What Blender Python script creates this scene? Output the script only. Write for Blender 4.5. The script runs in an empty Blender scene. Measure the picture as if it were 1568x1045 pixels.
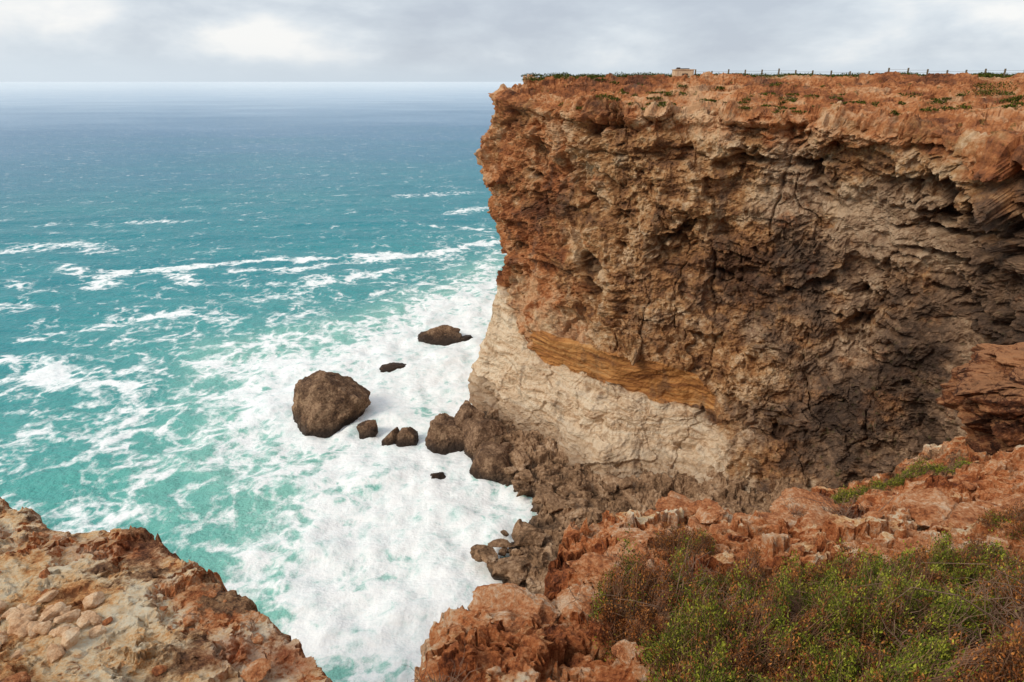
import bpy, bmesh, math, random
import numpy as np
from mathutils import Vector
random.seed(7); rng=np.random.default_rng(7)
F32=np.float32
# ------------------------------------------------------------ noise
def _hash(ix,iy,iz,s):
    h=(ix.astype(np.uint32)*np.uint32(374761393)+iy.astype(np.uint32)*np.uint32(668265263)
       +iz.astype(np.uint32)*np.uint32(2246822519)+np.uint32((s*3266489917)&0xffffffff))
    h=(h^(h>>np.uint32(13)))*np.uint32(1274126177)
    h=h^(h>>np.uint32(16)); h=h*np.uint32(2654435761); h=h^(h>>np.uint32(15))
    return h
def noise3(x,y,z,s=0):
    xi=np.floor(x).astype(np.int64);yi=np.floor(y).astype(np.int64);zi=np.floor(z).astype(np.int64)
    fx=(x-xi).astype(F32);fy=(y-yi).astype(F32);fz=(z-zi).astype(F32)
    u=fx*fx*fx*(fx*(fx*6-15)+10);v=fy*fy*fy*(fy*(fy*6-15)+10);w=fz*fz*fz*(fz*(fz*6-15)+10)
    r=0
    for dx in (0,1):
        for dy in (0,1):
            for dz in (0,1):
                h=_hash(xi+dx,yi+dy,zi+dz,s)
                gx=(h&np.uint32(1023)).astype(F32)/511.5-1
                gy=((h>>np.uint32(10))&np.uint32(1023)).astype(F32)/511.5-1
                gz=((h>>np.uint32(20))&np.uint32(1023)).astype(F32)/511.5-1
                d=gx*(fx-dx)+gy*(fy-dy)+gz*(fz-dz)
                r=r+d*(u if dx else 1-u)*(v if dy else 1-v)*(w if dz else 1-w)
    return r*1.2
def fbm(x,y,z,o=5,s=0,g=0.5,ridge=False):
    a=1.0;t=0;n=0;f=1.0
    for i in range(o):
        q=noise3(x*f+i*17.3,y*f-i*9.1,z*f+i*5.7,s+i)
        if ridge: q=1-2*np.abs(q)*1.4
        t=t+a*q;n+=a;a*=g;f*=2.03
    return t/n
def voro(x,y,z,s=0):
    xi=np.floor(x).astype(np.int64);yi=np.floor(y).astype(np.int64);zi=np.floor(z).astype(np.int64)
    f1=np.full(x.shape,9.,F32);f2=np.full(x.shape,9.,F32);cid=np.zeros(x.shape,F32)
    for dx in (-1,0,1):
        for dy in (-1,0,1):
            for dz in (-1,0,1):
                cx=xi+dx;cy=yi+dy;cz=zi+dz
                h=_hash(cx,cy,cz,s)
                px=cx+(h&np.uint32(1023)).astype(F32)/1023
                py=cy+((h>>np.uint32(10))&np.uint32(1023)).astype(F32)/1023
                pz=cz+((h>>np.uint32(20))&np.uint32(1023)).astype(F32)/1023
                d=((px-x)**2+(py-y)**2+(pz-z)**2).astype(F32)
                m=d<f1
                f2=np.where(m,f1,np.minimum(f2,d)); 
                cid=np.where(m,((h*np.uint32(2654435761))>>np.uint32(8)).astype(F32)/16777215.,cid)
                f1=np.where(m,d,f1)
    return np.sqrt(f1),np.sqrt(f2),cid
def sstep(a,b,x):
    t=np.clip((x-a)/(b-a),0,1); return t*t*(3-2*t)
# ------------------------------------------------------------ mesh helpers
def make_mesh(name,V,Fc,mat=None,smooth=False,attrs=None,cols=None):
    V=np.ascontiguousarray(V,dtype=F32); Fc=np.ascontiguousarray(Fc,dtype=np.int32)
    k=Fc.shape[1]
    me=bpy.data.meshes.new(name)
    me.vertices.add(len(V)); me.vertices.foreach_set("co",V.ravel())
    me.loops.add(Fc.size); me.loops.foreach_set("vertex_index",Fc.ravel())
    me.polygons.add(len(Fc)); me.polygons.foreach_set("loop_start",np.arange(0,Fc.size,k,dtype=np.int32))
    me.update(calc_edges=True)
    me.polygons.foreach_set("use_smooth",np.full(len(Fc),smooth,dtype=bool))
    if attrs:
        for n,a in attrs.items():
            at=me.attributes.new(n,'FLOAT','POINT'); at.data.foreach_set("value",np.ascontiguousarray(a,dtype=F32).ravel())
    if cols is not None:
        at=me.attributes.new("col",'FLOAT_COLOR','POINT')
        c=np.ones((len(V),4),F32); c[:,:3]=cols; at.data.foreach_set("color",c.ravel())
    me.validate()
    ob=bpy.data.objects.new(name,me); bpy.context.scene.collection.objects.link(ob)
    if mat: me.materials.append(mat)
    return ob
def grid_faces(nr,nc):
    i=np.arange(nr-1)[:,None]*nc+np.arange(nc-1)[None,:]
    return np.stack([i,i+1,i+nc+1,i+nc],-1).reshape(-1,4)
# ------------------------------------------------------------ node helpers
class NT:
    def __init__(s,nt): s.t=nt; s.n=nt.nodes; s.l=nt.links
    def link(s,a,b): s.l.new(a,b)
    def setin(s,node,key,val):
        if val is None: return
        if hasattr(val,'links') or isinstance(val,bpy.types.NodeSocket): s.l.new(val,node.inputs[key])
        else: node.inputs[key].default_value=val
    def new(s,t,**k):
        nd=s.n.new(t)
        for a,b in k.items(): setattr(nd,a,b)
        return nd
    def noise(s,vec,scale,detail=6,rough=.6,dist=0):
        nd=s.new('ShaderNodeTexNoise'); s.setin(nd,'Vector',vec); nd.inputs['Scale'].default_value=scale
        nd.inputs['Detail'].default_value=detail; nd.inputs['Roughness'].default_value=rough; nd.inputs['Distortion'].default_value=dist
        return nd.outputs['Fac']
    def noisec(s,vec,scale,detail=2):
        nd=s.new('ShaderNodeTexNoise'); s.setin(nd,'Vector',vec); nd.inputs['Scale'].default_value=scale
        nd.inputs['Detail'].default_value=detail
        return nd.outputs['Color']
    def voro(s,vec,scale,feature='F1',out='Distance',rnd=1):
        nd=s.new('ShaderNodeTexVoronoi',feature=feature); s.setin(nd,'Vector',vec); nd.inputs['Scale'].default_value=scale
        nd.inputs['Randomness'].default_value=rnd
        return nd.outputs[out]
    def math(s,op,a,b=None,c=None,clamp=False):
        nd=s.new('ShaderNodeMath',operation=op,use_clamp=clamp); s.setin(nd,0,a); s.setin(nd,1,b)
        if c is not None: s.setin(nd,2,c)
        return nd.outputs[0]
    def vmath(s,op,a,b=None):
        nd=s.new('ShaderNodeVectorMath',operation=op); s.setin(nd,0,a)
        if op=='SCALE': s.setin(nd,'Scale',b)
        else: s.setin(nd,1,b)
        return nd.outputs[0]
    def rng(s,v,a,b,c=0.,d=1.,smooth=True):
        nd=s.new('ShaderNodeMapRange',interpolation_type='SMOOTHSTEP' if smooth else 'LINEAR')
        s.setin(nd,0,v); 
        for i,q in enumerate((a,b,c,d)): s.setin(nd,i+1,q)
        return nd.outputs[0]
    def ramp(s,v,stops):
        nd=s.new('ShaderNodeValToRGB'); s.setin(nd,0,v); e=nd.color_ramp.elements
        while len(e)<len(stops): e.new(.5)
        for el,(p,c) in zip(e,stops): el.position=p; el.color=(*c,1)
        return nd.outputs[0]
    def mix(s,f,a,b,mode='MIX'):
        nd=s.new('ShaderNodeMix',data_type='RGBA',blend_type=mode)
        s.setin(nd,0,f)
        for k,v in ((6,a),(7,b)):
            if isinstance(v,tuple): v=(*v,1) if len(v)==3 else v
            s.setin(nd,k,v)
        return nd.outputs[2]
    def attr(s,name,out='Fac'):
        return s.new('ShaderNodeAttribute',attribute_name=name).outputs[out]
    def mapping(s,vec,scale,rot=(0,0,0)):
        nd=s.new('ShaderNodeMapping'); s.link(vec,nd.inputs[0]); nd.inputs['Scale'].default_value=scale; nd.inputs['Rotation'].default_value=rot
        return nd.outputs[0]
    def bump(s,h,strength,dist,nrm=None):
        nd=s.new('ShaderNodeBump'); s.setin(nd,'Strength',strength); nd.inputs['Distance'].default_value=dist
        s.setin(nd,'Height',h)
        if nrm is not None: s.setin(nd,'Normal',nrm)
        return nd.outputs[0]
def new_mat(name):
    m=bpy.data.materials.new(name); m.use_nodes=True
    t=NT(m.node_tree); b=t.n['Principled BSDF']; b.inputs['Roughness'].default_value=.95
    b.inputs['Specular IOR Level'].default_value=.08
    g=t.new('ShaderNodeNewGeometry'); 
    return m,t,b,g.outputs['Position']
# ------------------------------------------------------------ materials
def cliff_material():
    m,t,b,P=new_mat('cliff_rock')
    sx=t.new('ShaderNodeSeparateXYZ'); t.link(P,sx.inputs[0]); Z=sx.outputs[2]
    PW=t.vmath('ADD',P,t.vmath('SCALE',t.noisec(P,.15),3.0))
    n1=t.noise(PW,.08,5,.62); n2=t.noise(t.mapping(PW,(1,1,1.9)),.40,4,.65); n3=t.noise(P,2.0,4,.75)
    v=t.math('MULTIPLY_ADD',n1,1.05,t.math('MULTIPLY',n2,.60)); v=t.math('MULTIPLY_ADD',n3,.40,t.math('SUBTRACT',v,.530))
    col=t.ramp(v,[(.31,(.13,.065,.038)),(.41,(.265,.13,.064)),(.49,(.41,.20,.083)),(.55,(.51,.295,.145)),(.65,(.68,.48,.30))])
    grey=t.ramp(v,[(.32,(.08,.052,.038)),(.42,(.16,.10,.066)),(.50,(.25,.155,.098)),(.57,(.37,.235,.145)),(.66,(.55,.39,.26))])
    red=t.ramp(v,[(.32,(.16,.063,.034)),(.42,(.34,.125,.052)),(.51,(.50,.20,.078)),(.63,(.64,.37,.20))])
    brk=t.math('MULTIPLY',t.math('SUBTRACT',t.noise(P,.17,5,.68),.5),2.3)
    c=t.mix(t.rng(t.math('ADD',t.attr('grey'),brk),.25,.75),col,grey)
    c=t.mix(t.rng(t.math('ADD',t.attr('red'),brk),.3,.75),c,red)
    st=t.noise(t.mapping(PW,(.10,.10,1.3)),1.1,5,.66)
    pale=t.ramp(t.math('MULTIPLY_ADD',n3,.32,t.math('MULTIPLY',st,.68)),[(.36,(.42,.25,.14)),(.44,(.62,.43,.27)),(.52,(.74,.565,.39)),(.64,(.80,.665,.50))])
    pm=t.rng(t.math('ADD',t.attr('pale'),t.math('MULTIPLY',brk,.40)),.36,.64)
    c=t.mix(pm,c,pale)
    om=t.rng(t.math('ADD',t.attr('ochre'),t.math('MULTIPLY',brk,.22)),.36,.6)
    c=t.mix(om,c,t.ramp(st,[(.35,(.24,.10,.04)),(.45,(.44,.185,.062)),(.55,(.58,.265,.085)),(.7,(.64,.36,.155))]))
    sn=t.rng(t.noise(t.mapping(P,(1,1,.14)),.4,4,.6),.54,.70,0,.5)
    c=t.mix(sn,c,(.15,.10,.075))
    c=t.mix(t.math('MULTIPLY',t.attr('cav'),.7),c,(.08,.043,.028))  # AO-like shade in the hollows painted into the colour, along with weathering
    wet=t.rng(t.math('ADD',Z,t.math('MULTIPLY',brk,4.5)),0.,8.,.85,0.)
    c=t.mix(wet,c,(.25,.15,.09))
    pl=t.rng(t.noise(P,.9,3,.6),.62,.67,0,.8); pl=t.math('MULTIPLY',pl,t.attr('veg'))
    c=t.mix(pl,c,(.085,.085,.025))
    t.link(c,b.inputs['Base Color'])
    t.link(t.bump(t.noise(P,1.4,6,.76),.9,.6),b.inputs['Normal'])
    return m
def fore_material():
    m,t,b,P=new_mat('foreground_rock')
    PW=t.vmath('ADD',P,t.vmath('SCALE',t.noisec(P,.8),.7))
    n1=t.noise(PW,.6,5,.62); n2=t.noise(P,3.,5,.7); n3=t.noise(P,16.,4,.72)
    v=t.math('MULTIPLY_ADD',n1,.75,t.math('MULTIPLY',n2,.5)); v=t.math('MULTIPLY_ADD',n3,.42,t.math('SUBTRACT',v,.335))
    red=t.ramp(v,[(.34,(.14,.045,.024)),(.42,(.39,.12,.045)),(.49,(.62,.215,.078)),(.55,(.72,.33,.15)),(.64,(.82,.57,.38))])
    pale=t.ramp(v,[(.33,(.38,.15,.06)),(.39,(.67,.30,.115)),(.45,(.83,.48,.22)),(.52,(.89,.64,.38)),(.64,(.90,.78,.58))])
    crust=t.ramp(t.math('MULTIPLY_ADD',n3,.45,t.math('MULTIPLY',n2,.55)),[(.36,(.05,.032,.024)),(.45,(.15,.08,.048)),(.53,(.34,.18,.09)),(.62,(.58,.36,.2))])
    brk=t.math('MULTIPLY',t.math('SUBTRACT',t.noise(P,.9,6,.70),.5),2.2)
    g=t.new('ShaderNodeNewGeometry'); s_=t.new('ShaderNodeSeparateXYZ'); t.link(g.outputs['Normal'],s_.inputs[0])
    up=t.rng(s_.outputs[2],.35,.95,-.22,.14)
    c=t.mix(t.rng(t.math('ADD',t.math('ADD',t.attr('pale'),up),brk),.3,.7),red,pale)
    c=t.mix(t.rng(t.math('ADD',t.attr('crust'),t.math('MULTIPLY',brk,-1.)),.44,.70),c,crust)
    c=t.mix(t.math('MULTIPLY',t.attr('redm'),.85),c,t.ramp(v,[(.36,(.16,.035,.018)),(.50,(.40,.09,.035)),(.62,(.55,.19,.08))]))
    c=t.mix(t.math('MULTIPLY',t.attr('cav'),.7),c,(.10,.04,.022))  # cracks and low spots get AO-like darkening painted into the colour
    c=t.mix(t.rng(n2,.60,.68,0,.5),c,(.14,.09,.06))
    t.link(c,b.inputs['Base Color'])
    t.link(t.bump(t.noise(P,6,7,.78),1.,.17),b.inputs['Normal'])
    return m
def rock_material(name,stops,scale=1.,rough=.92,bumpd=.1,wetz=None,wetcol=(.03,.024,.02),topcol=None):
    m,t,b,P=new_mat(name)
    n=t.math('MULTIPLY_ADD',t.noise(P,scale,4,.66,.4),.6,t.math('MULTIPLY',t.noise(P,scale*8,3,.7),.4))
    c=t.ramp(n,stops)
    if topcol is not None:
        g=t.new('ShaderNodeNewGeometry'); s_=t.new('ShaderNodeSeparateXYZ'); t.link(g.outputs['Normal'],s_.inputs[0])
        c=t.mix(t.rng(t.math('MULTIPLY_ADD',n,.8,s_.outputs[2]),1.05,1.4,0.,.75),c,topcol)  # faces pointing up are mixed toward a paler tone
    if wetz is not None:
        sx=t.new('ShaderNodeSeparateXYZ'); t.link(P,sx.inputs[0])
        w=t.rng(t.math('ADD',sx.outputs[2],t.math('MULTIPLY',n,2.)),wetz[0]+1,wetz[1]+1,1.,0.)
        c=t.mix(w,c,wetcol)
        t.link(t.rng(w,0.,1.,rough,.45),b.inputs['Roughness'])
    t.link(c,b.inputs['Base Color'])
    t.link(t.bump(t.noise(P,scale*5,5,.76),1.,bumpd),b.inputs['Normal'])
    if wetz is None: b.inputs['Roughness'].default_value=rough
    return m
def leaf_material():
    m,t,b,P=new_mat('leaves'); 
    t.link(t.attr('col','Color'),b.inputs['Base Color'])
    b.inputs['Roughness'].default_value=.6
    return m
def sea_material():
    m,t,b,P=new_mat('sea_water')
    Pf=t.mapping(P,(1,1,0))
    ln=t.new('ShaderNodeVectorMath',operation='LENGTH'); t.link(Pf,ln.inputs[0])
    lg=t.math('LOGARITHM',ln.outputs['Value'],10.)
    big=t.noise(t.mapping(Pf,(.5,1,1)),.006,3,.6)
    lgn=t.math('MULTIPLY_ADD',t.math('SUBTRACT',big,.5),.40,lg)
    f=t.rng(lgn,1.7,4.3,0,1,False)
    c=t.ramp(f,[(0.,(.12,.42,.34)),(.12,(.075,.37,.32)),(.22,(.03,.28,.295)),(.34,(.014,.225,.27)),(.42,(.025,.19,.285)),(.49,(.08,.21,.34)),(.57,(.22,.345,.475)),(.66,(.43,.54,.65)),(.82,(.68,.75,.81)),(1,(.78,.83,.87))])  # pale far stops: atmospheric haze painted into the water colour by distance
    Ps=t.mapping(Pf,(.35,1.,1),(0,0,.12))
    sw=t.noise(Ps,.05,5,.65); h1=t.noise(Ps,.33,5,.68)
    c=t.mix(t.rng(sw,.38,.62,0,.6),c,t.mix(1.,c,(.70,.84,.91),'MULTIPLY'))
    c=t.mix(t.rng(h1,.53,.70,0,.28),c,t.mix(.25,c,(.5,.78,.78)))
    c=t.mix(t.rng(h1,.47,.32,0,.4),c,t.mix(1.,c,(.5,.68,.77),'MULTIPLY'))
    c=t.mix(t.math('MULTIPLY',t.attr('milk'),.72,clamp=True),c,(.30,.58,.48))
    Fm=t.attr('foam')
    wc=t.noisec(Pf,.07,3)
    W=t.vmath('ADD',Pf,t.vmath('SCALE',wc,20.)); 
    W2=t.vmath('ADD',Pf,t.vmath('SCALE',t.noisec(Pf,.25,3),7.0))
    l1=t.rng(t.voro(W,.10,'DISTANCE_TO_EDGE'),0.,.25,1.,0.)
    l2=t.rng(t.voro(W2,.28,'DISTANCE_TO_EDGE'),0.,.35,1.,0.)
    nz=t.noise(W,.11,5,.66); nf=t.noise(W2,.8,5,.75)
    fl=t.noise(t.mapping(W,(1.,.28,1),(0,0,-.5)),.35,4,.7)
    V=t.math('MULTIPLY_ADD',t.math('SUBTRACT',l1,.4),.40,Fm)
    V=t.math('MULTIPLY_ADD',t.math('SUBTRACT',l2,.4),.40,V)
    V=t.math('MULTIPLY_ADD',t.math('SUBTRACT',nz,.5),2.0,V)
    V=t.math('MULTIPLY_ADD',t.math('SUBTRACT',nf,.5),.9,V)
    V=t.math('MULTIPLY_ADD',t.math('SUBTRACT',fl,.5),1.3,V)
    fm=t.rng(V,.42,1.18)
    tex=t.math('MULTIPLY_ADD',fl,.45,t.math('MULTIPLY',nf,.35)); tex=t.math('MULTIPLY_ADD',l2,.10,t.math('MULTIPLY_ADD',nz,.20,tex))
    fcol=t.ramp(tex,[(.38,(.42,.60,.55)),(.46,(.65,.75,.72)),(.53,(.81,.85,.83)),(.62,(.90,.90,.88))])
    c=t.mix(fm,c,fcol)
    t.link(c,b.inputs['Base Color'])
    t.link(t.rng(fm,0.,1.,.28,.95),b.inputs['Roughness'])
    b.inputs['IOR'].default_value=1.33; b.inputs['Specular IOR Level'].default_value=.3
    h=t.math('MULTIPLY_ADD',h1,1.5,t.math('MULTIPLY',t.noise(Pf,.5,4,.6),1.1))
    t.link(t.bump(h,t.rng(fm,0.,1.,.85,.45),.8),b.inputs['Normal'])
    return m
M_cliff=cliff_material(); M_fore=fore_material(); M_leaf=leaf_material(); M_sea=sea_material()
M_boulder=rock_material('dark_boulder',[(.38,(.07,.042,.03)),(.5,(.21,.12,.07)),(.6,(.42,.265,.16))],.35,.85,.6,(0.,2.6),(.05,.035,.027))
M_shore=rock_material('shore_rock',[(.38,(.11,.066,.04)),(.47,(.29,.17,.095)),(.55,(.47,.29,.17)),(.64,(.66,.47,.31))],.25,.95,.8,(0.,2.4),(.09,.06,.042))
M_orange=rock_material('orange_stone',[(.38,(.24,.085,.04)),(.47,(.54,.20,.08)),(.54,(.68,.33,.16)),(.62,(.81,.56,.37))],1.8,.95,.16)
M_darkout=rock_material('dark_outcrop_rock',[(.38,(.045,.022,.015)),(.47,(.13,.05,.028)),(.55,(.28,.105,.045)),(.64,(.50,.24,.11))],.8,.95,.35,topcol=(.56,.26,.12))
M_pebble=rock_material('pale_stone',[(.38,(.48,.26,.14)),(.5,(.72,.46,.27)),(.62,(.83,.64,.44))],3.,.95,.06)
M_twig=rock_material('twig_bark',[(.3,(.08,.05,.035)),(.5,(.22,.13,.085)),(.7,(.35,.22,.15))],12,.9,.01)
M_wood=rock_material('fence_timber',[(.3,(.12,.09,.06)),(.7,(.24,.19,.13))],5,.8,.02)
# ------------------------------------------------------------ headland cliff
cols=[
[(420,640,61.5),(120,330,60.3),(112,335,56),(110,336,45),(112,335,35),(112,335,25),(112,334,20),(113,333,18),(111,336,9),(110,337,0),(109,338,-6)],
[(330,560,61.5),(55,225,60.3),(46,232,56),(44,233,45),(46,232,35),(47,230,26),(46,231,21),(47,230,18),(45,233,9),(43,235,1),(41,236,-5)],
[(290,480,61.5),(18,155,60.2),(10,158,57),(8,159,45),(10,158,35),(12,157,26),(11,158,22),(11,158,20),(9,160,10),(6,162,1),(4,164,-5)],
[(280,440,61.5),(7,138,60.1),(2,139,57.5),(-1,139,46),(1,138,36),(3,137,27),(1.5,137,23),(1,138,20),(-1,139,10),(-4,140,1),(-6,141,-5)],
[(270,410,61.5),(3,126,60),(-1.0,125.5,57.5),(-4.8,124,46),(-2.8,124,36),(-.1,124,29.0),(-1.0,123,25.8),(-1.6,123.8,24.2),(-5,124,12),(-8.0,124,1),(-9.5,124,-5)],
[(270,390,61.5),(6,120.5,60),(5.7,112.5,56.2),(6.3,112,45),(6.6,112,34),(6.1,110.6,25),(4.4,108.4,20.4),(5.6,110.2,14.6),(4.8,107,10),(5.4,103,3),(5.6,101,-4)],
[(270,380,61.5),(17,116,60.1),(14.4,102,56.2),(15.1,102,44),(15.6,102,34),(16,100.6,25.5),(15.0,97.2,21.2),(16.2,99.4,15.0),(15.2,96.5,10),(14,90,3),(13.5,87,-4)],
[(275,370,61.5),(29,115,60.2),(23.6,98,56),(24.7,98,44.6),(25.6,98,35),(26.3,97,25),(26.4,93.2,19.2),(27.6,95.3,13.0),(27,93,8.6),(25.5,87,2),(25,84,-4)],
[(285,360,61.5),(43,113,60.2),(33.5,93,55.8),(35,93,45),(36,93,36),(36.8,90.5,24),(36.5,87,17),(36.3,86,14),(35.8,83,10),(35,79,4),(34,76,-4)],
[(300,350,61.5),(57,109,60.2),(40.9,87,55.3),(43.5,88,45),(44.5,88,37),(46,86,25),(45.6,82,17),(45.3,81,14),(45,79,10),(44,75,4),(43,72,-4)],
[(320,330,61.5),(68,105,60.2),(46.3,78,54.5),(50,80,46),(51,80,38),(53,79,27),(53,76,18),(53,75,15),(53,73,10),(52,70,4),(51,67,-4)],
[(350,290,61.5),(77,98,60.2),(49.2,67,53.4),(53.4,69.5,46),(54.2,70,40),(55.2,68,31),(54.8,65,22),(54.5,64,17),(54,62,11),(53,60,4),(52,57,-4)],
[(380,200,61.5),(86,72,60.2),(58,49,54),(60,49,45),(60,48,35),(60,47,27),(59,46,20),(58,45,15),(57,44,10),(55,43,4),(53,42,-4)],
[(400,60,61.5),(88,30,60.2),(60,28,55),(60,27,45),(59,27,35),(58,26,27),(57,25,20),(56,24,15),(55,23,10),(53,22,4),(51,21,-4)],
[(400,-60,61.5),(75,-5,60.2),(50,8,57),(50,7,45),(49,7,35),(48,6,27),(47,5,20),(46,4,15),(45,3,10),(43,2,4),(41,1,-4)],
]
C=np.array(cols,dtype=float)
nC,nR=C.shape[:2]
seg=np.linalg.norm(C[1:,3]-C[:-1,3],axis=1)
us=[]
for i in range(nC-1):
    step=.145 if 3<=i<=10 else (.5 if i in(2,11,12) else 1.5)
    n=max(4,int(max(seg[i],9)/step)); us+= list(i+np.arange(n)/n)
us=np.array(us+[nC-1-1e-6])
def catmull(C,u):
    i=np.clip(np.floor(u).astype(int),0,len(C)-2); f=(u-i)[:,None,None]
    p0=C[np.maximum(i-1,0)];p1=C[i];p2=C[i+1];p3=C[np.minimum(i+2,len(C)-1)]
    cat=.5*((2*p1)+(-p0+p2)*f+(2*p0-5*p1+4*p2-p3)*f*f+(-p0+3*p1-3*p2+p3)*f**3)
    lin=p1*(1-f)+p2*f
    return .5*cat+.5*lin
CU=catmull(C,us)
rowN=[40,95,80,75,70,55,44,50,55,25]
vs=[]
for j in range(nR-1):
    a=np.arange(rowN[j])/rowN[j]
    if j==0: a=1-(1-a)**2.6
    vs+=list(j+a)
vs=np.array(vs+[nR-1-1e-6])
j=np.floor(vs).astype(int);fs=(vs-j)[None,:,None]
B=CU[:,j]*(1-fs)+CU[:,j+1]*fs
for _ in range(4):
    B[:,1:-1]=.5*B[:,1:-1]+.25*(B[:,2:]+B[:,:-2])
du=np.gradient(B,axis=0);dv=np.gradient(B,axis=1)
N=np.cross(du,dv);N/= (np.linalg.norm(N,axis=2,keepdims=True)+1e-9)
if N[len(us)//2,int(len(vs)*.45),1]>0: N=-N
x,y,z=[B[...,k].ravel() for k in range(3)]
U=np.repeat(us,len(vs));VV=np.tile(vs,len(us))
face=sstep(1.75,2.1,VV)
top=sstep(.9,1.05,VV)*(1-face)
flat=1-sstep(.9,1.05,VV)
pn=.6*fbm(x*.16,y*.16,z*.1,4,50)
pale=sstep(6.9,7.2,VV+pn)*(1-sstep(-.8,.7,U-7.15-.42*(VV-7)+1.5*fbm(x*.1,y*.1,z*.12,4,51)))
big=fbm(x*.07,y*.07,z*.05,4,1)
butt=fbm(x*.15,y*.15,z*.03,4,2,.45,ridge=True)
wx=x+2.5*noise3(x*.15,y*.15,z*.15,11)+.9*noise3(x*.6,y*.6,z*.6,14);wy=y+2.5*noise3(x*.15,y*.15,z*.15,12)+.9*noise3(x*.6,y*.6,z*.6,15);wz=z+2.4*noise3(x*.14,y*.14,z*.12,13)+.8*noise3(x*.6,y*.6,z*.6,16)
f1,f2,c1=voro(wx*.14,wy*.14,wz*.18,3)
g1,g2,c2=voro(wx*.36,wy*.36,wz*.46,4)
k1,k2,c3=voro(wx*1.0,wy*1.0,wz*1.25,5)
jf1,jf2,cj=voro(wx*.17,wy*.17,wz*.05,18)
strat=fbm(wx*.03,wy*.03,wz*.34,4,6,.55)
led2=fbm(wx*.06,wy*.06,wz*.8,3,26,.5)
# bedding planes: present but broken, most visible near the top of the wall
bq=wz/4.2+1.2*noise3(x*.05,y*.05,z*.02,61); bt=bq-np.floor(bq); bid=np.floor(bq)
bedamp=.10+1.0*sstep(0.05,.45,noise3(x*.10,y*.10,bid*3.7,62)+.25*sstep(40,56,z))
bed=bedamp*(sstep(0.,.16,bt)*(1-bt)*1.0+.5*bt**3)
bq2=wz/1.5+1.2*noise3(x*.1,y*.1,z*.05,63); bt2=bq2-np.floor(bq2)
bed2=(.1+.8*sstep(0.,.4,noise3(x*.16,y*.16,np.floor(bq2)*2.3,64)))*(sstep(0.,.22,bt2)-bt2)
med=fbm(x*.30,y*.30,z*.34,7,7,.60)
rmask=.35+.65*sstep(-.15,.2,fbm(x*.09,y*.09,z*.12,3,17))
cave=sstep(.18,.40,fbm(wx*.12,wy*.12,wz*.19,4,8))
pit=sstep(.30,.05,g1)*rmask
pit2=sstep(.28,.05,k1)
rough=fbm(x*1.8,y*1.8,z*2.0,4,9,.65)
joint=(1-sstep(.0,.05,jf2-jf1))*sstep(-.1,.3,noise3(x*.1,y*.1,z*.1,19))
d=(2.1*big+1.5*(butt-.35)+2.2*(c1-.5)+1.7*(c2-.5)*rmask+.65*(c3-.5)*rmask+1.0*strat+.4*led2*rmask+1.2*(bed-.15)+.6*bed2*rmask+2.4*med+.8*rough*rmask-2.6*cave-.9*pit-.3*pit2*rmask-.7*joint+.6*(cj-.5))
dp=(1.3*big+.6*(butt-.35)+.8*(c1-.5)+.35*(c2-.5)*rmask+1.0*strat+.5*led2+.5*bed+.5*bed2+1.2*med+.3*rough-1.8*cave-.5*pit-.3*joint)
do=(.8*big+.6*strat+.4*led2+.6*bed2+.5*med+.15*rough)
ochre=sstep(5.95,6.12,VV+.25*noise3(x*.2,y*.2,z*0,55))*(1-sstep(6.95,7.15,VV+pn))*sstep(4.75,5.05,U)*(1-sstep(6.8,7.5,U+.8*noise3(x*.2,y*.2,z*.2,57)))
d=d*(1-pale)+dp*pale
d=d*(1-ochre)+do*ochre
led=sstep(9.3,10.2,U)*sstep(2.05,2.3,VV)*(1-sstep(3.6,4.1,VV))
q=wz/2.9; tri=(q-np.floor(q)); d=d+led*(2.2*(sstep(.0,.25,tri)-sstep(.75,1.,tri))-1.1+1.8*(c1-.5)+1.2*(c2-.5))
d=d+.9*np.exp(-((VV-2.08)/.07)**2)*(1-pale)
q=(z+1.0*noise3(x*.12,y*.12,z*0,21))/1.25; tt=q-np.floor(q)
dt=.9*med+.75*(c2-.5)+.4*(c3-.5)+.45*rough+.9*(sstep(.55,.95,tt)-.5*tt)+.8*big-.4*pit
dfl=.35*fbm(x*.15,y*.15,z*0,4,22)
D=d*face+dt*top+dfl*flat*sstep(.5,.9,VV)
V=np.stack([x,y,z],1)+N.reshape(-1,3)*D[:,None]
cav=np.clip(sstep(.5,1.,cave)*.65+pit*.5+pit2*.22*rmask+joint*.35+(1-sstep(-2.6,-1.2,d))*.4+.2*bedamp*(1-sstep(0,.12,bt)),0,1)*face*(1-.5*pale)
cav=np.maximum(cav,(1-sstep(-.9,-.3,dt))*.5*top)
red=np.clip(top*.95+.6*np.exp(-((VV-2.12)/.2)**2)+.08*face,0,1)
red=np.maximum(red,sstep(6.3,4.9,U)*.66*face)
grey=np.clip(.22*sstep(5.6,6.3,U)+sstep(6.3,9.8,U)*.62,0,1)*face*(.5+.5*sstep(2.2,3.2,VV))
veg=np.clip(top*.8+flat+.25*face+.35*face*sstep(7,9,U)*sstep(4,6,VV),0,1)
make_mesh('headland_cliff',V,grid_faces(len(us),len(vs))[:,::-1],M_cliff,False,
   dict(pale=pale,red=red,grey=grey,ochre=ochre,cav=cav,veg=veg))
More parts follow.
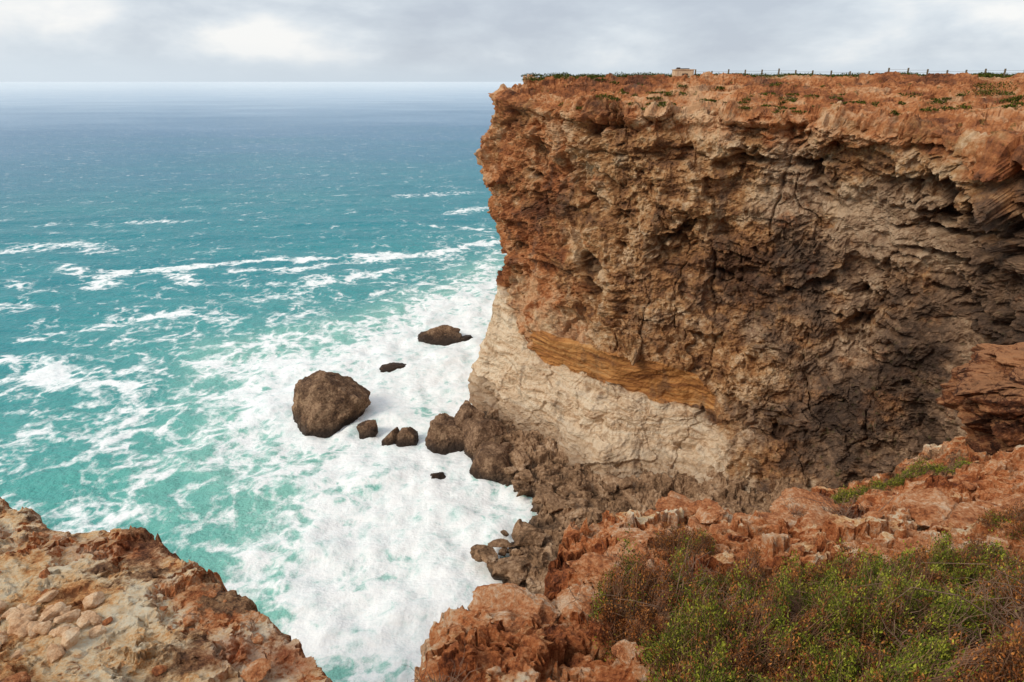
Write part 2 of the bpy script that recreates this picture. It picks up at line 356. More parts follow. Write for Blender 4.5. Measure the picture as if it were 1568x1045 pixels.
# ------------------------------------------------------------ distance helper
def sdist(px,py,poly,closed=True):
    P=np.array(poly,float); n=len(P); d=np.full(px.shape,1e9); ins=np.zeros(px.shape,bool)
    for i in range(n if closed else n-1):
        a=P[i];b=P[(i+1)%n];e=b-a
        t=np.clip(((px-a[0])*e[0]+(py-a[1])*e[1])/(e@e+1e-9),0,1)
        d=np.minimum(d,np.hypot(px-a[0]-t*e[0],py-a[1]-t*e[1]))
        if closed:
            c=((a[1]>py)!=(b[1]>py))&(px<(b[0]-a[0])*(py-a[1])/(b[1]-a[1]+1e-12)+a[0]); ins^=c
    return np.where(ins,-d,d) if closed else d
# ------------------------------------------------------------ near cliff edge
rim=[(-60,30,50),(-30,22,50),(-18,17,50.4),(-12.3,14,50.5),(-10.1,12.9,50.5),(-8.6,12.8,50.5),(-7.4,12.3,50.5),(-5.7,11,50.5),(-4.07,9.6,50.5),(-2.96,8.7,50.5),(-2.3,7.2,50.9),(-1.8,6.0,51.6),
(-1.25,7,52.3),(-1.05,9,51.7),(0,9.4,51.6),(.74,9.2,51.8),(.8,10,51.8),(1.1,11.5,51.3),(2.4,13.2,50.6),(4.2,14.5,50.1),(5.6,13.3,50.5),(6.8,14.5,49.7),(8.7,17,48.5),(12.3,20,47.3),(21,25,46.2),(34,28,46.4),(60,32,48)]
inner=[(0,0,58.3),(-6,0,57.8),(6,0,58.4),(0,3.2,55.7),(-3,3.5,54.9),(-5,6,52.2),(-8,8,51.2),(-12,8,51.5),(-12,11,50.9),(-7,10,50.8),(-18,10,52),(-25,12,52),
(3,4,55.0),(5.2,5.5,54.5),(2.8,5.5,54.2),(1,6,53.2),(.2,7.8,52.3),(2.2,8,52.6),(5,8,53.0),(8,8,53.4),(7.8,10.5,52.2),(4,11,51.7),(4.2,13.2,50.7),(12,10,52.8),(13,15,51.0),(16,20,49.0),(10,16,49.4),(20,12,53),(30,15,54),(30,5,57),(15,3,56.5),(10,-5,59),(-10,-8,59.3),(0,-15,60),(45,-10,60),(-30,-10,60),(-20,2,57),(-60,0,60),(60,10,58),(0,-60,60.5),(60,-60,60.5),(-60,-60,60.5)]
pts=np.array(rim+inner,float)
def tps_k(r2): return .5*r2*np.log(r2+1e-9)
n=len(pts);A=np.zeros((n+3,n+3))
r2=(pts[:,None,0]-pts[None,:,0])**2+(pts[:,None,1]-pts[None,:,1])**2
A[:n,:n]=tps_k(r2)+np.eye(n)*.05;A[:n,n]=1;A[:n,n+1:]=pts[:,:2];A[n,:n]=1;A[n+1:,:n]=pts[:,:2].T
wgt=np.linalg.solve(A,np.concatenate([pts[:,2],[0,0,0]]))
poly=[(a,b) for a,b,_ in rim]+[(60,-80),(-60,-80)]
def tps(px,py):
    r=wgt[n]+wgt[n+1]*px+wgt[n+2]*py
    for i in range(n): r=r+wgt[i]*tps_k((px-pts[i,0])**2+(py-pts[i,1])**2)
    return np.clip(r,44,62)
def land(px,py,full=False):
    h=tps(px,py); z0=px*0
    wxx=px+.45*noise3(px*.9,py*.9,z0,31)+.30*fbm(px*3,py*3,z0,3,33); wyy=py+.45*noise3(px*.9,py*.9,z0,32)+.30*fbm(px*3,py*3,z0,3,34)
    sd=sdist(wxx,wyy,poly)
    a1,a2,ca=voro(wxx*.55,wyy*.8,z0+.5,35); b1,b2,cb=voro(wxx*1.6,wyy*2.3,z0+.5,36); e1,e2,ce=voro(wxx*4.5,wyy*6.,z0+.5,37)
    rt=sstep(-2.2,.5,px)
    amp=.28+.52*rt
    soft=sstep(3.,4.5,py)
    rid=fbm(px*1.1,py*1.1,z0,6,44,.60,ridge=True)-.35
    rel=amp*soft*(.62*(ca-.5)+.38*(cb-.5)+.20*(ce-.5)+.18*rid)+soft*(.28*fbm(px*.5,py*.5,z0,3,38)+.22*fbm(px*1.8,py*1.8,z0,6,39,.68))
    rel=rel+amp*soft*.5*(cb*5.1%1-.5)*noise3(px*1.3,py*1.3,z0,45)
    # rounded block tops
    rel=rel-amp*soft*.22*(b1**2)-amp*soft*.10*(e1**2)
    ck=(1-sstep(0,.05,a2-a1))*.12+(1-sstep(0,.06,b2-b1))*.05
    h=h+rel-ck*amp*soft
    q=(h+.45*fbm(px*.6,py*.6,z0,4,40))/.36; tq=q-np.floor(q); h=h+.20*(sstep(.45,.75,tq)-tq)*soft
    q=(h+.16*fbm(px*1.6,py*1.6,z0,3,46))/.11; tq=q-np.floor(q); h=h+.06*(sstep(.4,.8,tq)-tq)*soft
    drop=np.clip(sd,0,None)
    hh=h-np.where(drop<.2,drop*2.,.4+(drop-.2)*5.)
    st=.35*noise3(px*1.2,py*1.2,hh*.8,41)
    hh=np.maximum(hh+st*(drop>0),-4-0*px)
    if full: return hh,sd,ck,rel,ca,cb
    return hh
def axis(fine_lo,fine_hi,step,lo,hi,g=1.09):
    a=list(np.arange(fine_lo,fine_hi,step)); s=step;v=a[-1]
    while v<hi: s*=g; v+=s; a.append(v)
    s=step;v=a[0];b=[]
    while v>lo: s*=g; v-=s; b.append(v)
    return np.array(b[::-1]+a)
gx=axis(-13,14.5,.033,-60,60,1.06)
gy=[3.0]
while gy[-1]<24: gy.append(gy[-1]+.020+.0024*(gy[-1]-3))
s=.1
while gy[-1]<60: s*=1.06; gy.append(gy[-1]+s)
b=[];v=3.0;s=.03
while v>-80: s*=1.12; v-=s; b.append(v)
gy=np.array(b[::-1]+gy)
GX,GY=np.meshgrid(gx,gy); px=GX.ravel();py=GY.ravel()
hz,sd,ck,rel,ca,cb=land(px,py,True)
V=np.stack([px,py,hz],1)
amp=.14*sstep(3,5,py)
V[:,0]+=amp*fbm(px*2.,py*2.,hz*2.,5,42,.64)*2; V[:,1]+=amp*fbm(px*2.,py*2.,hz*2.,5,43,.64)*2
leftm=1-sstep(-3.,-.5,px)
rtop=np.exp(-((px-9.5)/3.)**2-((py-11.)/2.2)**2)*.35+np.exp(-((px-3.8)/1.2)**2-((py-13.2)/1.2)**2)*.4
pale=np.clip(leftm*(.85-.55*sstep(-1.9,-.3,sd))+.12+rtop+.35*(ca-.5),0,1)
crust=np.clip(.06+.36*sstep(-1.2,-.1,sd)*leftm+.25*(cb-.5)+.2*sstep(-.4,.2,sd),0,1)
crust=np.maximum(crust,.45*sstep(14,17,py)*sstep(5,8,px)+.10*sstep(-3,0,px))
crust=np.maximum(crust,.6*leftm*np.exp(-((px+5.6)**2+(py-8.9)**2)/1.0))
crust=np.maximum(crust,.55*leftm*np.exp(-((px+7.5)**2/5+(py-11.4)**2)/.8))
redm=np.clip(leftm*(1.1*np.exp(-((px+4.3)**2/.9+(py-9.3)**2/.25))+.7*np.exp(-((px+9.)**2/3+(py-12.2)**2/.2)))*(.7+.8*noise3(px*1.5,py*1.5,px*0,58)),0,1)
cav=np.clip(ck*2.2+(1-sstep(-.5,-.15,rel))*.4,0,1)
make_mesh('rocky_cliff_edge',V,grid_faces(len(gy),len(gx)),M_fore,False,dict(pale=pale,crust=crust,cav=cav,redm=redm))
# ------------------------------------------------------------ shoreline talus
shore=[(-5.5,118),(-6,112),(-4.8,101),(-2.0,94),(2.5,89.5),(2.6,82),(-1.6,76),(-1.4,67),(-4,58),(-6,48),(-8,38),(-14,28),(-40,26),(-40,0),(70,0),(70,90),(20,110),(2,120)]
tx=np.arange(-14,62,.2);ty=np.arange(24,120,.2);TX,TY=np.meshgrid(tx,ty);px=TX.ravel();py=TY.ravel()
z0=px*0
w1=px+1.5*noise3(px*.25,py*.25,z0,60)+.6*noise3(px*.9,py*.9,z0,160);w2=py+1.5*noise3(px*.25,py*.25,z0,61)+.6*noise3(px*.9,py*.9,z0,161)
sd=-sdist(w1,w2,shore)
a1,a2,ca=voro(w1*.20,w2*.20,z0+.5,62);b1,b2,cb=voro(w1*.65,w2*.65,z0+.5,63);e1,e2,ce=voro(w1*1.6,w2*1.6,z0+.5,163)
cap=3.0+9*sstep(20,40,px)+8*(1-sstep(62,76,py))+3.0*np.exp(-((px+1)**2+(py-103)**2)/30)
hz=np.where(sd>0,.1+sd*.5,sd*.8)
hz=np.where(hz>cap*.6,cap*.6+(hz-cap*.6)*.2,hz)
hz=hz+(1.8*(ca-.4)+1.2*(cb-.5)+.5*(ce-.5)+2.0*(fbm(px*.28,py*.28,z0,6,64,.58)))*sstep(-1.5,1.5,sd)
hz=np.minimum(hz,14); hz=np.maximum(hz,-3)
V=np.stack([px+.6*fbm(px*.8,py*.8,z0,3,67),py+.6*fbm(px*.8,py*.8,z0,3,68),hz],1)
make_mesh('shoreline_talus',V,grid_faces(len(ty),len(tx)),M_shore,False)
# ------------------------------------------------------------ rocks
def ico(s):
    bm=bmesh.new(); bmesh.ops.create_icosphere(bm,subdivisions=s,radius=1); a=np.array([v.co[:] for v in bm.verts]); bm.verts.index_update(); f=np.array([[v.index for v in q.verts] for q in bm.faces]); bm.free(); return a,f
I3,I4,I5,I6=ico(3),ico(4),ico(5),ico(6)
def rock(c,r,seed,I,planes=11,nz=.14,yaw=None,tilt=.3,rd=.6):
    g=np.random.default_rng(seed)
    Pn=g.normal(size=(planes,3));Pn/=np.linalg.norm(Pn,axis=1)[:,None];h=g.uniform(rd-.12,1,planes)
    dt=I@Pn.T; rr=np.min(np.where(dt>.05,h[None]/np.maximum(dt,.05),9),axis=1); rr=np.minimum(rr,1.3)
    rr=rr*(1+nz*fbm(I[:,0]*1.7+seed%97,I[:,1]*1.7,I[:,2]*1.7,6,seed%50,.66)*1.6)
    p=I*rr[:,None]*np.array(r)
    ya=g.uniform(0,6.28) if yaw is None else yaw; ti=g.uniform(-tilt,tilt)
    R=np.array([[math.cos(ya),-math.sin(ya),0],[math.sin(ya),math.cos(ya),0],[0,0,1]])@np.array([[1,0,0],[0,math.cos(ti),-math.sin(ti)],[0,math.sin(ti),math.cos(ti)]])
    return p@R.T+np.array(c)
make_mesh('sea_boulder',rock((-34.6,117,2.0),(7.6,6.4,6.3),131,I6[0],24,.16,0.2,.1,.86),I6[1],M_boulder)
for c,r,s,ya in [((-19,160,-.3),(6.0,4.8,2.4),102,.0),((-11.5,158.5,-.4),(2.6,1.5,1.2),103,.3),((-26.8,140,-.25),(3.6,1.6,.95),120,.2),
 ((-26.2,110,.1),(1.9,1.6,2.4),106,None),((-21.2,107.5,-.1),(1.9,1.5,2.0),107,None),((-18.6,107.8,.1),(2.5,2.0,2.4),108,None),
 ((-11.8,107,1.0),(4.0,3.4,4.2),109,None),((-8.0,108.5,1.8),(3.2,3.0,4.8),110,None),((-12.4,95,-.3),(1.7,1.3,.9),122,None),((-5.0,104,.6),(4.6,4.4,3.6),113,None),((-2.6,97.5,.4),(4.8,4.6,3.4),114,None)]:
    make_mesh('wave_washed_rock',rock(c,r,s,I5[0],16,.2,ya,.08,.80),I5[1],M_boulder)
def join_rocks(name,items,mat,I,nz=.15,tilt=.5,planes=10):
    Vs=[];Fs=[];o=0
    for c,r,s,rd in items:
        p=rock(c,r,s,I[0],planes,nz,None,tilt,rd); Vs.append(p);Fs.append(I[1]+o);o+=len(p)
    return make_mesh(name,np.concatenate(Vs),np.concatenate(Fs),mat)
items=[]
for (cx,cy,cz,sxr,syr,cnt,rmin,rmax) in [(-3,103,2.4,3.0,6,12,.6,2.2),(1,92,2.0,3,3,10,.5,1.8),(.5,77,1.2,3.0,3,10,.5,2.6),(1,70,2.3,3.0,5,12,.6,2.8),(6,85,2.9,4,3,12,.4,1.7),(10,84,2.9,6,3,10,.4,1.6),(14,87,3.3,5,2,10,.4,1.5)]:
    for i in range(cnt):
        r=rmin+(rmax-rmin)*random.random()**1.8
        items.append(((cx+random.gauss(0,sxr*.5),cy+random.gauss(0,syr*.5),cz+random.gauss(0,.5)-r*.2),(r*random.uniform(.8,1.5),r*random.uniform(.7,1.2),r*random.uniform(.5,.9)),random.randint(0,9999),.6))
join_rocks('shore_boulder_pile',items,M_shore,I4,.25)
# layered outcrop on the right: one weathered block with undercut beds
I7=ico(7)
I=I7[0]; r0=np.array([3.3,2.6,2.0])
sg=np.sign(I)*np.abs(I)**.85
p=sg*r0; 
hx=p[:,0]+.7*noise3(p[:,0],p[:,1],p[:,2],301);hy=p[:,1]+.5*noise3(p[:,0],p[:,1],p[:,2],307);hz_=p[:,2]+.45*noise3(p[:,0]*.8,p[:,1]*.8,p[:,2]*.5,302)
bed_=fbm(hx*.25,hy*.25,hz_*1.3,4,303,.5)
bk,bk2,bc=voro(hx*.8,hy*.8,hz_*1.3,304)
k=1+.48*bed_+.30*(bc-.5)+.28*fbm(p[:,0]*.8,p[:,1]*.8,p[:,2]*.8,6,305,.64)-.06*(1-sstep(0,.08,bk2-bk))
k*=1-.28*sstep(.4,-1.2,p[:,2])
p=p*np.stack([k,k,1+.22*fbm(p[:,0],p[:,1],p[:,2]*0,5,306,.62)],1)
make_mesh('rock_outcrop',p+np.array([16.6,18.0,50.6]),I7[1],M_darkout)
items=[]
N0=620
qx=rng.uniform(-12,13,N0*4);qy=rng.uniform(5,16,N0*4)
sdq=sdist(qx,qy,poly);hq=land(qx,qy)
k=0
for a,b2_,s_,h_ in zip(qx,qy,sdq,hq):
    if s_>-.15 or k>N0: continue
    if a<-1.5 and random.random()<.75: continue
    k+=1
    r=.03+.15*random.random()**3
    items.append(((a,b2_,h_+r*.15),(r*random.uniform(.8,1.5),r,r*random.uniform(.4,.9)),random.randint(0,99999),.6))
join_rocks('loose_stones',items,M_orange,I3)
items=[]
for i in range(44):
    a=random.choice([(random.gauss(1.9,.6),random.gauss(11,.9)),(random.gauss(4.2,.9),random.gauss(12.6,.7)),(random.gauss(8.9,1.5),random.gauss(11.2,1.0)),(random.gauss(8.9,1.5),random.gauss(11.2,1.0)),(random.gauss(.3,.6),random.gauss(8.6,.4))])
    if sdist(np.array([a[0]]),np.array([a[1]]),poly)[0]>-.3: continue
    r=random.uniform(.15,.55); h_=land(np.array([a[0]]),np.array([a[1]]))[0]
    items.append(((a[0],a[1],h_-r*.05),(r*1.4,r*1.1,r*.55),random.randint(0,99999),.55))
join_rocks('broken_rock_blocks',items,M_orange,I5,.32,.4)
items=[]
for i in range(50):
    a=-8.9+random.gauss(0,.55);b_=9.9+random.gauss(0,.38); r=random.uniform(.06,.17); h_=land(np.array([a]),np.array([b_]))[0]
    items.append(((a,b_,h_+r*.35),(r*1.25,r,r*.75),random.randint(0,99999),.65))
join_rocks('stone_pile',items,M_pebble,I3)
# ------------------------------------------------------------ sea
sxa=axis(-190,45,.7,-26000,26000,1.10); sya=[18.]
while sya[-1]<300: sya.append(sya[-1]+.45+.004*(sya[-1]-18))
s=1.6
while sya[-1]<21000: s*=1.05; sya.append(sya[-1]+s)
b=[];v=18.;s=1.
while v>-3000: s*=1.25; v-=s; b.append(v)
sya=np.array(b[::-1]+sya)
SX,SY=np.meshgrid(sxa,sya);px=SX.ravel();py=SY.ravel();z0=px*0
near=1-sstep(300,700,np.hypot(px,py))
wv=(.75*noise3(px*.035,py*.08,z0,70)+.45*fbm(px*.14,py*.22,z0,4,71))*near*1.1
wx=px+12*noise3(px*.035,py*.035,z0,72)+6*noise3(px*.11,py*.11,z0,73)+2*noise3(px*.3,py*.3,z0,173)
wy=py+12*noise3(px*.035,py*.035,z0,74)+6*noise3(px*.11,py*.11,z0,75)+2*noise3(px*.3,py*.3,z0,175)
dense=[(-1,268),(-14,236),(-34,200),(-54,176),(-78,152),(-74,128),(-64,108),(-58,92),(-46,76),(-33,60),(-24,46),(0,40),(10,60),(12,130),(8,200)]
sdd=sdist(wx,wy,dense)
Fm=.84*sstep(6,-16,sdd)
core=[(-8,214),(-30,166),(-54,140),(-52,118),(-36,98),(-27,82),(-23,66),(-18,46),(0,45),(6,130),(2,180)]
cs=sdist(wx,wy,core)
Fm+=.54*sstep(8,-16,cs)
Fm=np.maximum(Fm,.32*sstep(60,-5,sdd))
for (ex,ey,er,ea) in [(-28,62,7,.5),(-40,86,7,.4),(-42,104,6,.35),(-31,54,7,.5),(-50,152,9,.3),(-38,178,12,.35),(-20,188,9,.25),(-53,118,5,.25),(-20,98,6,.3),(-18,125,7,.25),(-14,76,5,.35),(-12,90,5,.25)]:
    Fm-=ea*np.exp(-((wx-ex)**2+(wy-ey)**2)/er**2)
for (ex,ey,er,ea) in [(-104,136,14,.42),(-66,84,12,.18),(-85,112,22,.14),(-120,215,16,.2),(-100,180,30,.08),(-35,115,11,.40),(-13,150,12,.35),(-6,112,9,.3),(-6,84,8,.25)]:
    Fm+=ea*np.exp(-((wx-ex)**2+((wy-ey)*1.6)**2)/er**2)
lines=[([(-132,221),(-112,227),(-89,236),(-66,241),(-44,248)],3.6,1.0),([(-112,222),(-106,212),(-100,208)],5,.8),([(-92,222),(-70,226),(-44,240),(-24,252),(-2,270)],3.6,.85),([(-119,158),(-106,170),(-88,178)],2.8,.75),
 ([(-200,248),(-175,262),(-150,255)],6,.8),([(-150,228),(-135,216),(-130,205)],4.5,.85),([(-78,205),(-55,212),(-40,224)],4,.6),([(-135,140),(-112,143),(-96,134),(-84,126)],4.5,.7),([(-30,330),(-8,345)],6,.6),([(-60,380),(-25,395)],6,.5),([(-210,300),(-150,310)],5,.5),([(-82,140),(-70,108),(-60,96)],4,.3),([(-60,82),(-46,68),(-36,56)],4,.4),
 ([(-74,190),(-66,200),(-60,214)],4,.5),([(-170,190),(-150,182),(-128,186)],4,.6),([(-40,300),(-10,292)],4,.55),([(-160,210),(-140,196)],5,.5)]
lx=px+6*noise3(px*.05,py*.05,z0,76)+3*noise3(px*.16,py*.16,z0,77);ly=py+6*noise3(px*.05,py*.05,z0,78)+3*noise3(px*.16,py*.16,z0,79)
brkn=.9+.7*noise3(px*.06,py*.06,z0,81)
for L,wd,a in lines:
    Fm=Fm+a*brkn*np.exp(-(sdist(lx,ly,L,False)/wd)**2)
for (ex,ey,er) in [(-34.6,117,8.5),(-19,160,6.5),(-11.8,107,5.5),(-26.2,110,3),(-20,107.6,4)]:
    rr=np.hypot(px-ex,py-ey); Fm+=.5*np.exp(-((rr-er)/2.2)**2)
milk=np.clip(.9*sstep(8,-18,sdd)+.2*sstep(60,0,sdd),0,1)
wv+=1.5*np.clip(Fm,0,1.2)*fbm(px*.16,py*.16,z0,5,80,.6)*near
V=np.stack([px,py,wv],1)
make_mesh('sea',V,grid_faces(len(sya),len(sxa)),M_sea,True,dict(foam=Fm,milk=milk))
# ------------------------------------------------------------ shrubs
def leaves(P,dirs,size,colr,g,asp=.45):
    n=len(P); a=g.normal(size=(n,3))*.6+dirs; a/=np.linalg.norm(a,axis=1)[:,None]
    b=np.cross(a,g.normal(size=(n,3)));b/=np.linalg.norm(b,axis=1)[:,None]
    L=(size*g.uniform(.6,1.3,n))[:,None]
    c=np.cross(a,b)
    v=np.stack([P,P+a*L*.5+b*L*asp*.5+c*L*.08,P+a*L,P+a*L*.5-b*L*asp*.5+c*L*.08],1).reshape(-1,3)
    f=np.arange(n*4).reshape(n,4)
    return v,f,np.repeat(colr,4,axis=0)
def stems(A,Bp,r0,g,bend=.15):
    n=len(A); T=[0,.35,.7,1.]; L=np.linalg.norm(Bp-A,axis=1)[:,None]; off=g.normal(size=(n,3))*bend*L
    d=(Bp-A)/(L+1e-6); s=np.cross(d,np.array([.3,.9,.1]));s/=np.linalg.norm(s,axis=1)[:,None]; t=np.cross(d,s)
    rings=[]
    for q in T:
        c=A+(Bp-A)*q+off*math.sin(q*math.pi); r=r0*(1-.7*q)
        for k in range(3):
            an=k*2.094; rings.append(c+(s*math.cos(an)+t*math.sin(an))*r)
    v=np.stack(rings,1).reshape(-1,3)
    fl=[]
    for q in range(3):
        for k in range(3): fl.append([q*3+k,q*3+(k+1)%3,(q+1)*3+(k+1)%3,(q+1)*3+k])
    f=(np.arange(n)[:,None,None]*12+np.array(fl)[None]).reshape(-1,4)
    return v,f
GREEN=[(.13,.16,.018),(.23,.25,.026),(.065,.085,.014),(.33,.32,.04)]
RUST=[(.32,.11,.032),(.19,.07,.028),(.44,.18,.05),(.13,.07,.035)]
def shrub(name,cx,cy,rx,ry,h,ntip,green,seed,lf=10,size=.035,stem=1,bare=0):
    g=np.random.default_rng(seed)
    th=g.uniform(0,2*np.pi,ntip); rr=np.sqrt(g.uniform(0,1,ntip)); 
    ux=rr*np.cos(th);uy=rr*np.sin(th)
    X=cx+ux*rx*(1+.25*noise3(ux*2+seed,uy*2,ux*0,90));Y=cy+uy*ry*(1+.25*noise3(ux*2+seed,uy*2,ux*0,91))
    gz=land(X,Y)
    dome=np.sqrt(np.clip(1-rr**2*.92,0,1))
    lump=.7+1.0*noise3(X*1.7,Y*1.7,X*0,92)+.9*noise3(X*4.5,Y*4.5,X*0,93)
    Z=gz+h*dome*np.clip(lump,.12,1.7)*g.uniform(.45,1.08,ntip)
    tip=np.stack([X,Y,Z],1)
    base=np.stack([cx+(X-cx)*.75+g.normal(size=ntip)*.05*rx,cy+(Y-cy)*.75+g.normal(size=ntip)*.05*ry,gz-.03+0*Z],1)
    d=tip-base;d/=np.linalg.norm(d,axis=1)[:,None]+1e-6
    sub=g.random(ntip)<stem
    sv,sf=stems(base[sub],tip[sub]+d[sub]*size*.5,.0022*size/.035+.0018,g)
    sc=np.tile(np.array([.22,.12,.075]),(len(sv),1))*g.uniform(.6,1.5,(len(sv),1))
    lt=g.random(ntip)>=bare
    T=tip[lt];DD=d[lt];n=len(T)
    P=np.repeat(T,lf,0)+g.normal(size=(n*lf,3))*size*.8-np.repeat(DD,lf,0)*g.uniform(0,size*3.2,(n*lf,1))
    pat=noise3(T[:,0]*1.3,T[:,1]*1.3,T[:,2]*0,94)+.6*noise3(T[:,0]*5,T[:,1]*5,T[:,2]*0,95)
    isg=(pat+g.normal(size=n)*.15)<(green-.5)*1.3
    pick=g.integers(0,4,n); cl=np.where(isg[:,None],np.array(GREEN)[pick],np.array(RUST)[pick])
    cl=np.repeat(cl,lf,0)*g.uniform(.6,1.35,(n*lf,1))
    lv,lff,lc=leaves(P,np.repeat(DD,lf,0)+[0,0,.3],size,cl,g)
    V=np.concatenate([lv,sv]);Fc=np.concatenate([lff,sf+len(lv)]);Cc=np.concatenate([lc,sc])
    return make_mesh(name,V,Fc,M_leaf,False,cols=Cc)
for a in [(1.9,7.8,.8,1.0,.98,3000,.40,1),(2.7,6.3,1.1,1.0,.8,3900,.55,2),(4.5,6.8,1.4,1.1,.88,5000,.62,3),(3.6,5.1,1.3,.8,.6,4200,.54,4),(6.5,6.3,1.4,1.1,.8,4800,.52,5),(2.0,5.2,.8,.7,.45,2400,.46,6),
          (5.2,8.3,1.3,.85,.75,3300,.57,7),(4.9,4.7,1.2,.7,.55,3300,.5,8),(8.1,7.5,1.2,1.0,.75,3300,.46,9),(3.6,8.3,1.0,.8,.65,2400,.40,10),(6.9,8.6,1.0,.6,.58,2000,.48,11)]:
    shrub('coastal_shrub',*a,lf=11,size=.038)
shrub('coastal_shrub',8.8,9.7,.8,.5,.55,1500,.35,21,lf=8,size=.035)
shrub('coastal_shrub',3.0,10.0,.6,.6,.5,1100,.3,22,lf=8,size=.035)
shrub('coastal_shrub',-1.2,6.3,.45,.35,.5,520,.45,23,lf=6,size=.03,bare=.35)
shrub('coastal_shrub',11.3,16.8,2.2,.45,.4,1700,1.2,24,lf=8,size=.05)
shrub('coastal_shrub',8.8,15.8,.5,.5,.5,600,1.1,25,lf=8,size=.05)
def twigs(name,cx,cy,rx,ry,h,n,seed):
    g=np.random.default_rng(seed)
    A=np.stack([cx+g.normal(size=n)*rx*.4,cy+g.normal(size=n)*ry*.4,np.zeros(n)],1);A[:,2]=land(A[:,0],A[:,1])-.02
    Bq=A+np.stack([g.normal(size=n)*rx*.45,g.normal(size=n)*ry*.45,g.uniform(.2,1,n)*h],1)
    v,f=stems(A,Bq,.010,g,.12)
    k=g.integers(0,n,n*4);q=g.uniform(.3,.9,(n*4,1));A2=A[k]*(1-q)+Bq[k]*q
    B2=A2+g.normal(size=(n*4,3))*h*.22+[0,0,h*.1]
    v2,f2=stems(A2,B2,.005,g,.15)
    make_mesh(name,np.concatenate([v,v2]),np.concatenate([f,f2+len(v)]),M_twig)
twigs('dry_twig_shrub',6.6,12.2,1.1,.7,.55,110,31)
twigs('dry_twig_shrub',-1.05,6.5,.5,.3,.6,50,32)
twigs('dry_twig_shrub',5.6,5.6,1.6,.9,.7,120,33)
twigs('dry_twig_shrub',2.2,8.0,.9,.9,.8,90,34)
# ------------------------------------------------------------ scrub along the clifftop
hc=bpy.data.objects['headland_cliff']
bpy.context.view_layer.update()
def ztop(X,Y):
    out=np.zeros(len(X))
    for i,(a,b_) in enumerate(zip(X,Y)):
        ok,co,nn,ix=hc.ray_cast(Vector((a,b_,80)),Vector((0,0,-1)))
        out[i]=co[2] if ok else 59
    return out
g=np.random.default_rng(77)
Vs=[];Fs=[];Cs=[];o=0
clumps=[]
for i in range(340):
    u_=g.uniform(0,1)
    X=5+u_*125+g.normal()*1.5;Y=122+ (g.uniform(0,1)**1.8)*60- u_*12
    clumps.append((X,Y,g.uniform(.8,2.4),g.uniform(.35,.9)))
for X,Y,r,h in [(66,99,3.2,.9),(62,95,2.4,.8),(69,96,2.,.8),(14,121,3,.9),(22,120,3,.8),(30,119,2.5,.7),(58,90,1.6,.6),(54,98,1.5,.5),(47,101,1.4,.5),(24,107,1.,.4),(9,120,1.6,.6),(40,108,1.4,.5),(72,93,2,.7)]: clumps.append((X,Y,r,h))
for i in range(130):
    u_=g.uniform(0,1); clumps.append((10+u_*58+g.normal()*2,108-u_*22+g.normal()*4,g.uniform(.3,1.),g.uniform(.2,.5)))
for X,Y,r,h in clumps:
    m=int(260*r)
    th=g.uniform(0,6.28,m);rr=np.sqrt(g.uniform(0,1,m))
    x_=X+np.cos(th)*rr*r*1.5;y_=Y+np.sin(th)*rr*r
    zc=ztop(np.array([X]),np.array([Y]))[0]
    if zc<50: continue
    z_=zc-.15+h*np.sqrt(1-rr**2*.9)*g.uniform(.2,1.1,m)
    P=np.stack([x_,y_,z_],1)
    cl=(np.array(GREEN)*.5)[g.integers(0,3,m)]*g.uniform(.5,1.2,(m,1))
    v,f,c=leaves(P,np.tile([0,0,.5],(m,1)),.22,cl,g,.6); Vs.append(v);Fs.append(f+o);Cs.append(c);o+=len(v)
make_mesh('clifftop_scrub',np.concatenate(Vs),np.concatenate(Fs),M_leaf,False,cols=np.concatenate(Cs))
# ------------------------------------------------------------ fence
def box(c,s,yaw=0):
    v=np.array([[a,b,cc] for a in(-.5,.5) for b in(-.5,.5) for cc in(-.5,.5)])*np.array(s)
    R=np.array([[math.cos(yaw),-math.sin(yaw),0],[math.sin(yaw),math.cos(yaw),0],[0,0,1]]); v=v@R.T+np.array(c)
    f=np.array([[0,1,3,2],[4,6,7,5],[0,4,5,1],[2,3,7,6],[0,2,6,4],[1,5,7,3]]); return v,f
def join_boxes(name,bx,mat):
    Vs=[];Fs=[];o=0
    for bb in bx:
        v,f=box(*bb);Vs.append(v);Fs.append(f+o);o+=8
    return make_mesh(name,np.concatenate(Vs),np.concatenate(Fs),mat)
fp=[(31,124),(50,122),(70,118),(90,111),(112,100),(140,84)]
bx=[];prev=None
for i in range(len(fp)-1):
    a=np.array(fp[i]);b_=np.array(fp[i+1]);L=np.linalg.norm(b_-a);m=int(L/2.6)
    for k in range(m):
        p=a+(b_-a)*k/m; zz=ztop(np.array([p[0]]),np.array([p[1]]))[0]
        bx.append(((p[0],p[1],zz+.6),(.2,.2,1.4),0))
        if prev is not None:
            q,pz=prev; mid=(p+q)/2; ln=np.linalg.norm(p-q);ya=math.atan2(p[1]-q[1],p[0]-q[0])
            for hh in (1.05,.7,.35): bx.append(((mid[0],mid[1],(zz+pz)/2+hh),(ln,.03,.03),ya))
        prev=(p,zz)
join_boxes('clifftop_fence',bx,M_wood)
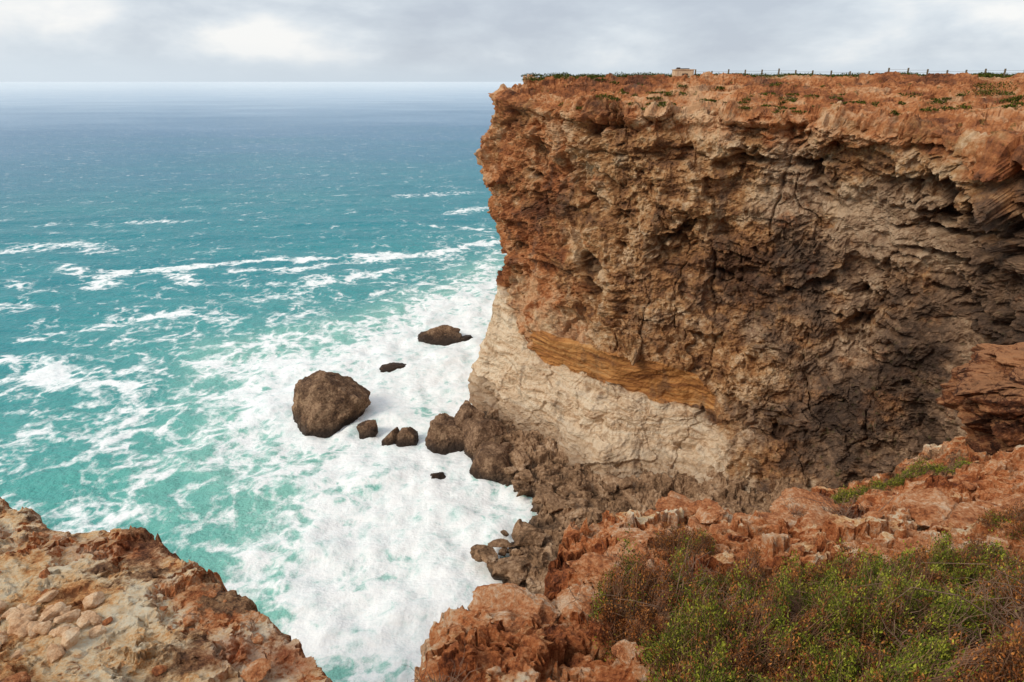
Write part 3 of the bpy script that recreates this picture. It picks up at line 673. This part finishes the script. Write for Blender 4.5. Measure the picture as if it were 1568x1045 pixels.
# ------------------------------------------------------------ small stone hut
M_stone=rock_material('hut_limestone',[(.3,(.52,.34,.2)),(.5,(.66,.46,.29)),(.7,(.7,.54,.38))],2.,.9,.05)
M_roof=rock_material('hut_roof_timber',[(.3,(.06,.04,.03)),(.7,(.12,.08,.06))],3.,.8,.03)
e=bpy.data.objects.new('lookout_shelter',None);bpy.context.scene.collection.objects.link(e)
zz=ztop(np.array([27.6]),np.array([118.5]))[0]
e.location=(27.6,118.5,zz)
w=join_boxes('walls',[((0,0,.55),(3.0,2.2,1.7),0),((0,0,1.43),(3.2,2.4,.1),0),((-1.2,-1.13,.5),(.22,.1,1.5),0),((1.2,-1.13,.5),(.22,.1,1.5),0)],M_stone)
r_=join_boxes('roof',[((-.1,0,1.56),(1.9,1.4,.12),0),((-.7,.3,1.68),(.5,.5,.16),0)],M_roof)
dd=join_boxes('opening_frame',[((.1,-1.13,.55),(.9,.05,.6),0)],M_roof)
for q in (w,r_,dd): q.parent=e
# ------------------------------------------------------------ world
w=bpy.data.worlds.new("World");bpy.context.scene.world=w;w.use_nodes=True
t=NT(w.node_tree);bg=t.n['Background']
el=math.radians(38);az=math.radians(242)
sky=t.new('ShaderNodeTexSky',sky_type='NISHITA',sun_disc=False,sun_elevation=el,sun_rotation=az)
tc=t.new('ShaderNodeTexCoord').outputs['Generated']
s3=t.new('ShaderNodeSeparateXYZ');t.link(tc,s3.inputs[0]);Z=s3.outputs[2]
n1=t.noise(t.mapping(tc,(1,1,2.6)),5.5,5,.55,.15)
def blob(azd,eld,sx,sz):
    a=math.radians(azd);e_=math.radians(eld)
    d=(math.sin(a)*math.cos(e_),math.cos(a)*math.cos(e_),math.sin(e_))
    sb=t.vmath('SUBTRACT',tc,d); m_=t.mapping(sb,(1/sx,1/sx,1/sz))
    ln=t.new('ShaderNodeVectorMath',operation='LENGTH');t.link(m_,ln.inputs[0])
    return t.rng(ln.outputs['Value'],0.,1.,1.,0.)
v=t.math('MULTIPLY_ADD',blob(-17,2.3,.2,.05),.34,n1)
v=t.math('MULTIPLY_ADD',blob(37,4.0,.16,.05),.32,v)
v=t.math('MULTIPLY_ADD',blob(-36,4.5,.3,.08),.14,v)
v=t.math('MULTIPLY_ADD',blob(12,4.5,.34,.07),-.06,v)
cl=t.ramp(v,[(.34,(.52,.575,.655)),(.5,(.61,.67,.74)),(.6,(.71,.765,.82)),(.76,(.93,.93,.92))])
cl=t.mix(t.rng(Z,-.01,.036,.97,0.),cl,(.60,.685,.765))
cl=t.mix(t.math('MULTIPLY',blob(-38,0,.6,.06),.85),cl,(.69,.775,.85))
cl=t.vmath('SCALE',cl,t.rng(Z,.1,.9,10.5,12.5))
c=t.mix(.93,sky.outputs[0],cl)
t.link(c,bg.inputs[0]);bg.inputs[1].default_value=.1
sun=bpy.data.lights.new('sun','SUN');sun.energy=2.3;sun.angle=math.radians(20);sun.color=(1,.91,.77)
so=bpy.data.objects.new('sun',sun);bpy.context.scene.collection.objects.link(so)
dv=Vector((math.sin(az)*math.cos(el),math.cos(az)*math.cos(el),math.sin(el)))
so.rotation_euler=dv.to_track_quat('Z','Y').to_euler()
# ------------------------------------------------------------ camera
cam=bpy.data.cameras.new('camera');cam.sensor_width=36;cam.lens=24;cam.clip_end=60000;cam.clip_start=.1
co=bpy.data.objects.new('camera',cam);bpy.context.scene.collection.objects.link(co)
co.location=(0,0,60);co.rotation_euler=(math.radians(90-20.95),0,0)
sc=bpy.context.scene;sc.camera=co
sc.view_settings.view_transform='Standard';sc.view_settings.look='None';sc.view_settings.exposure=0
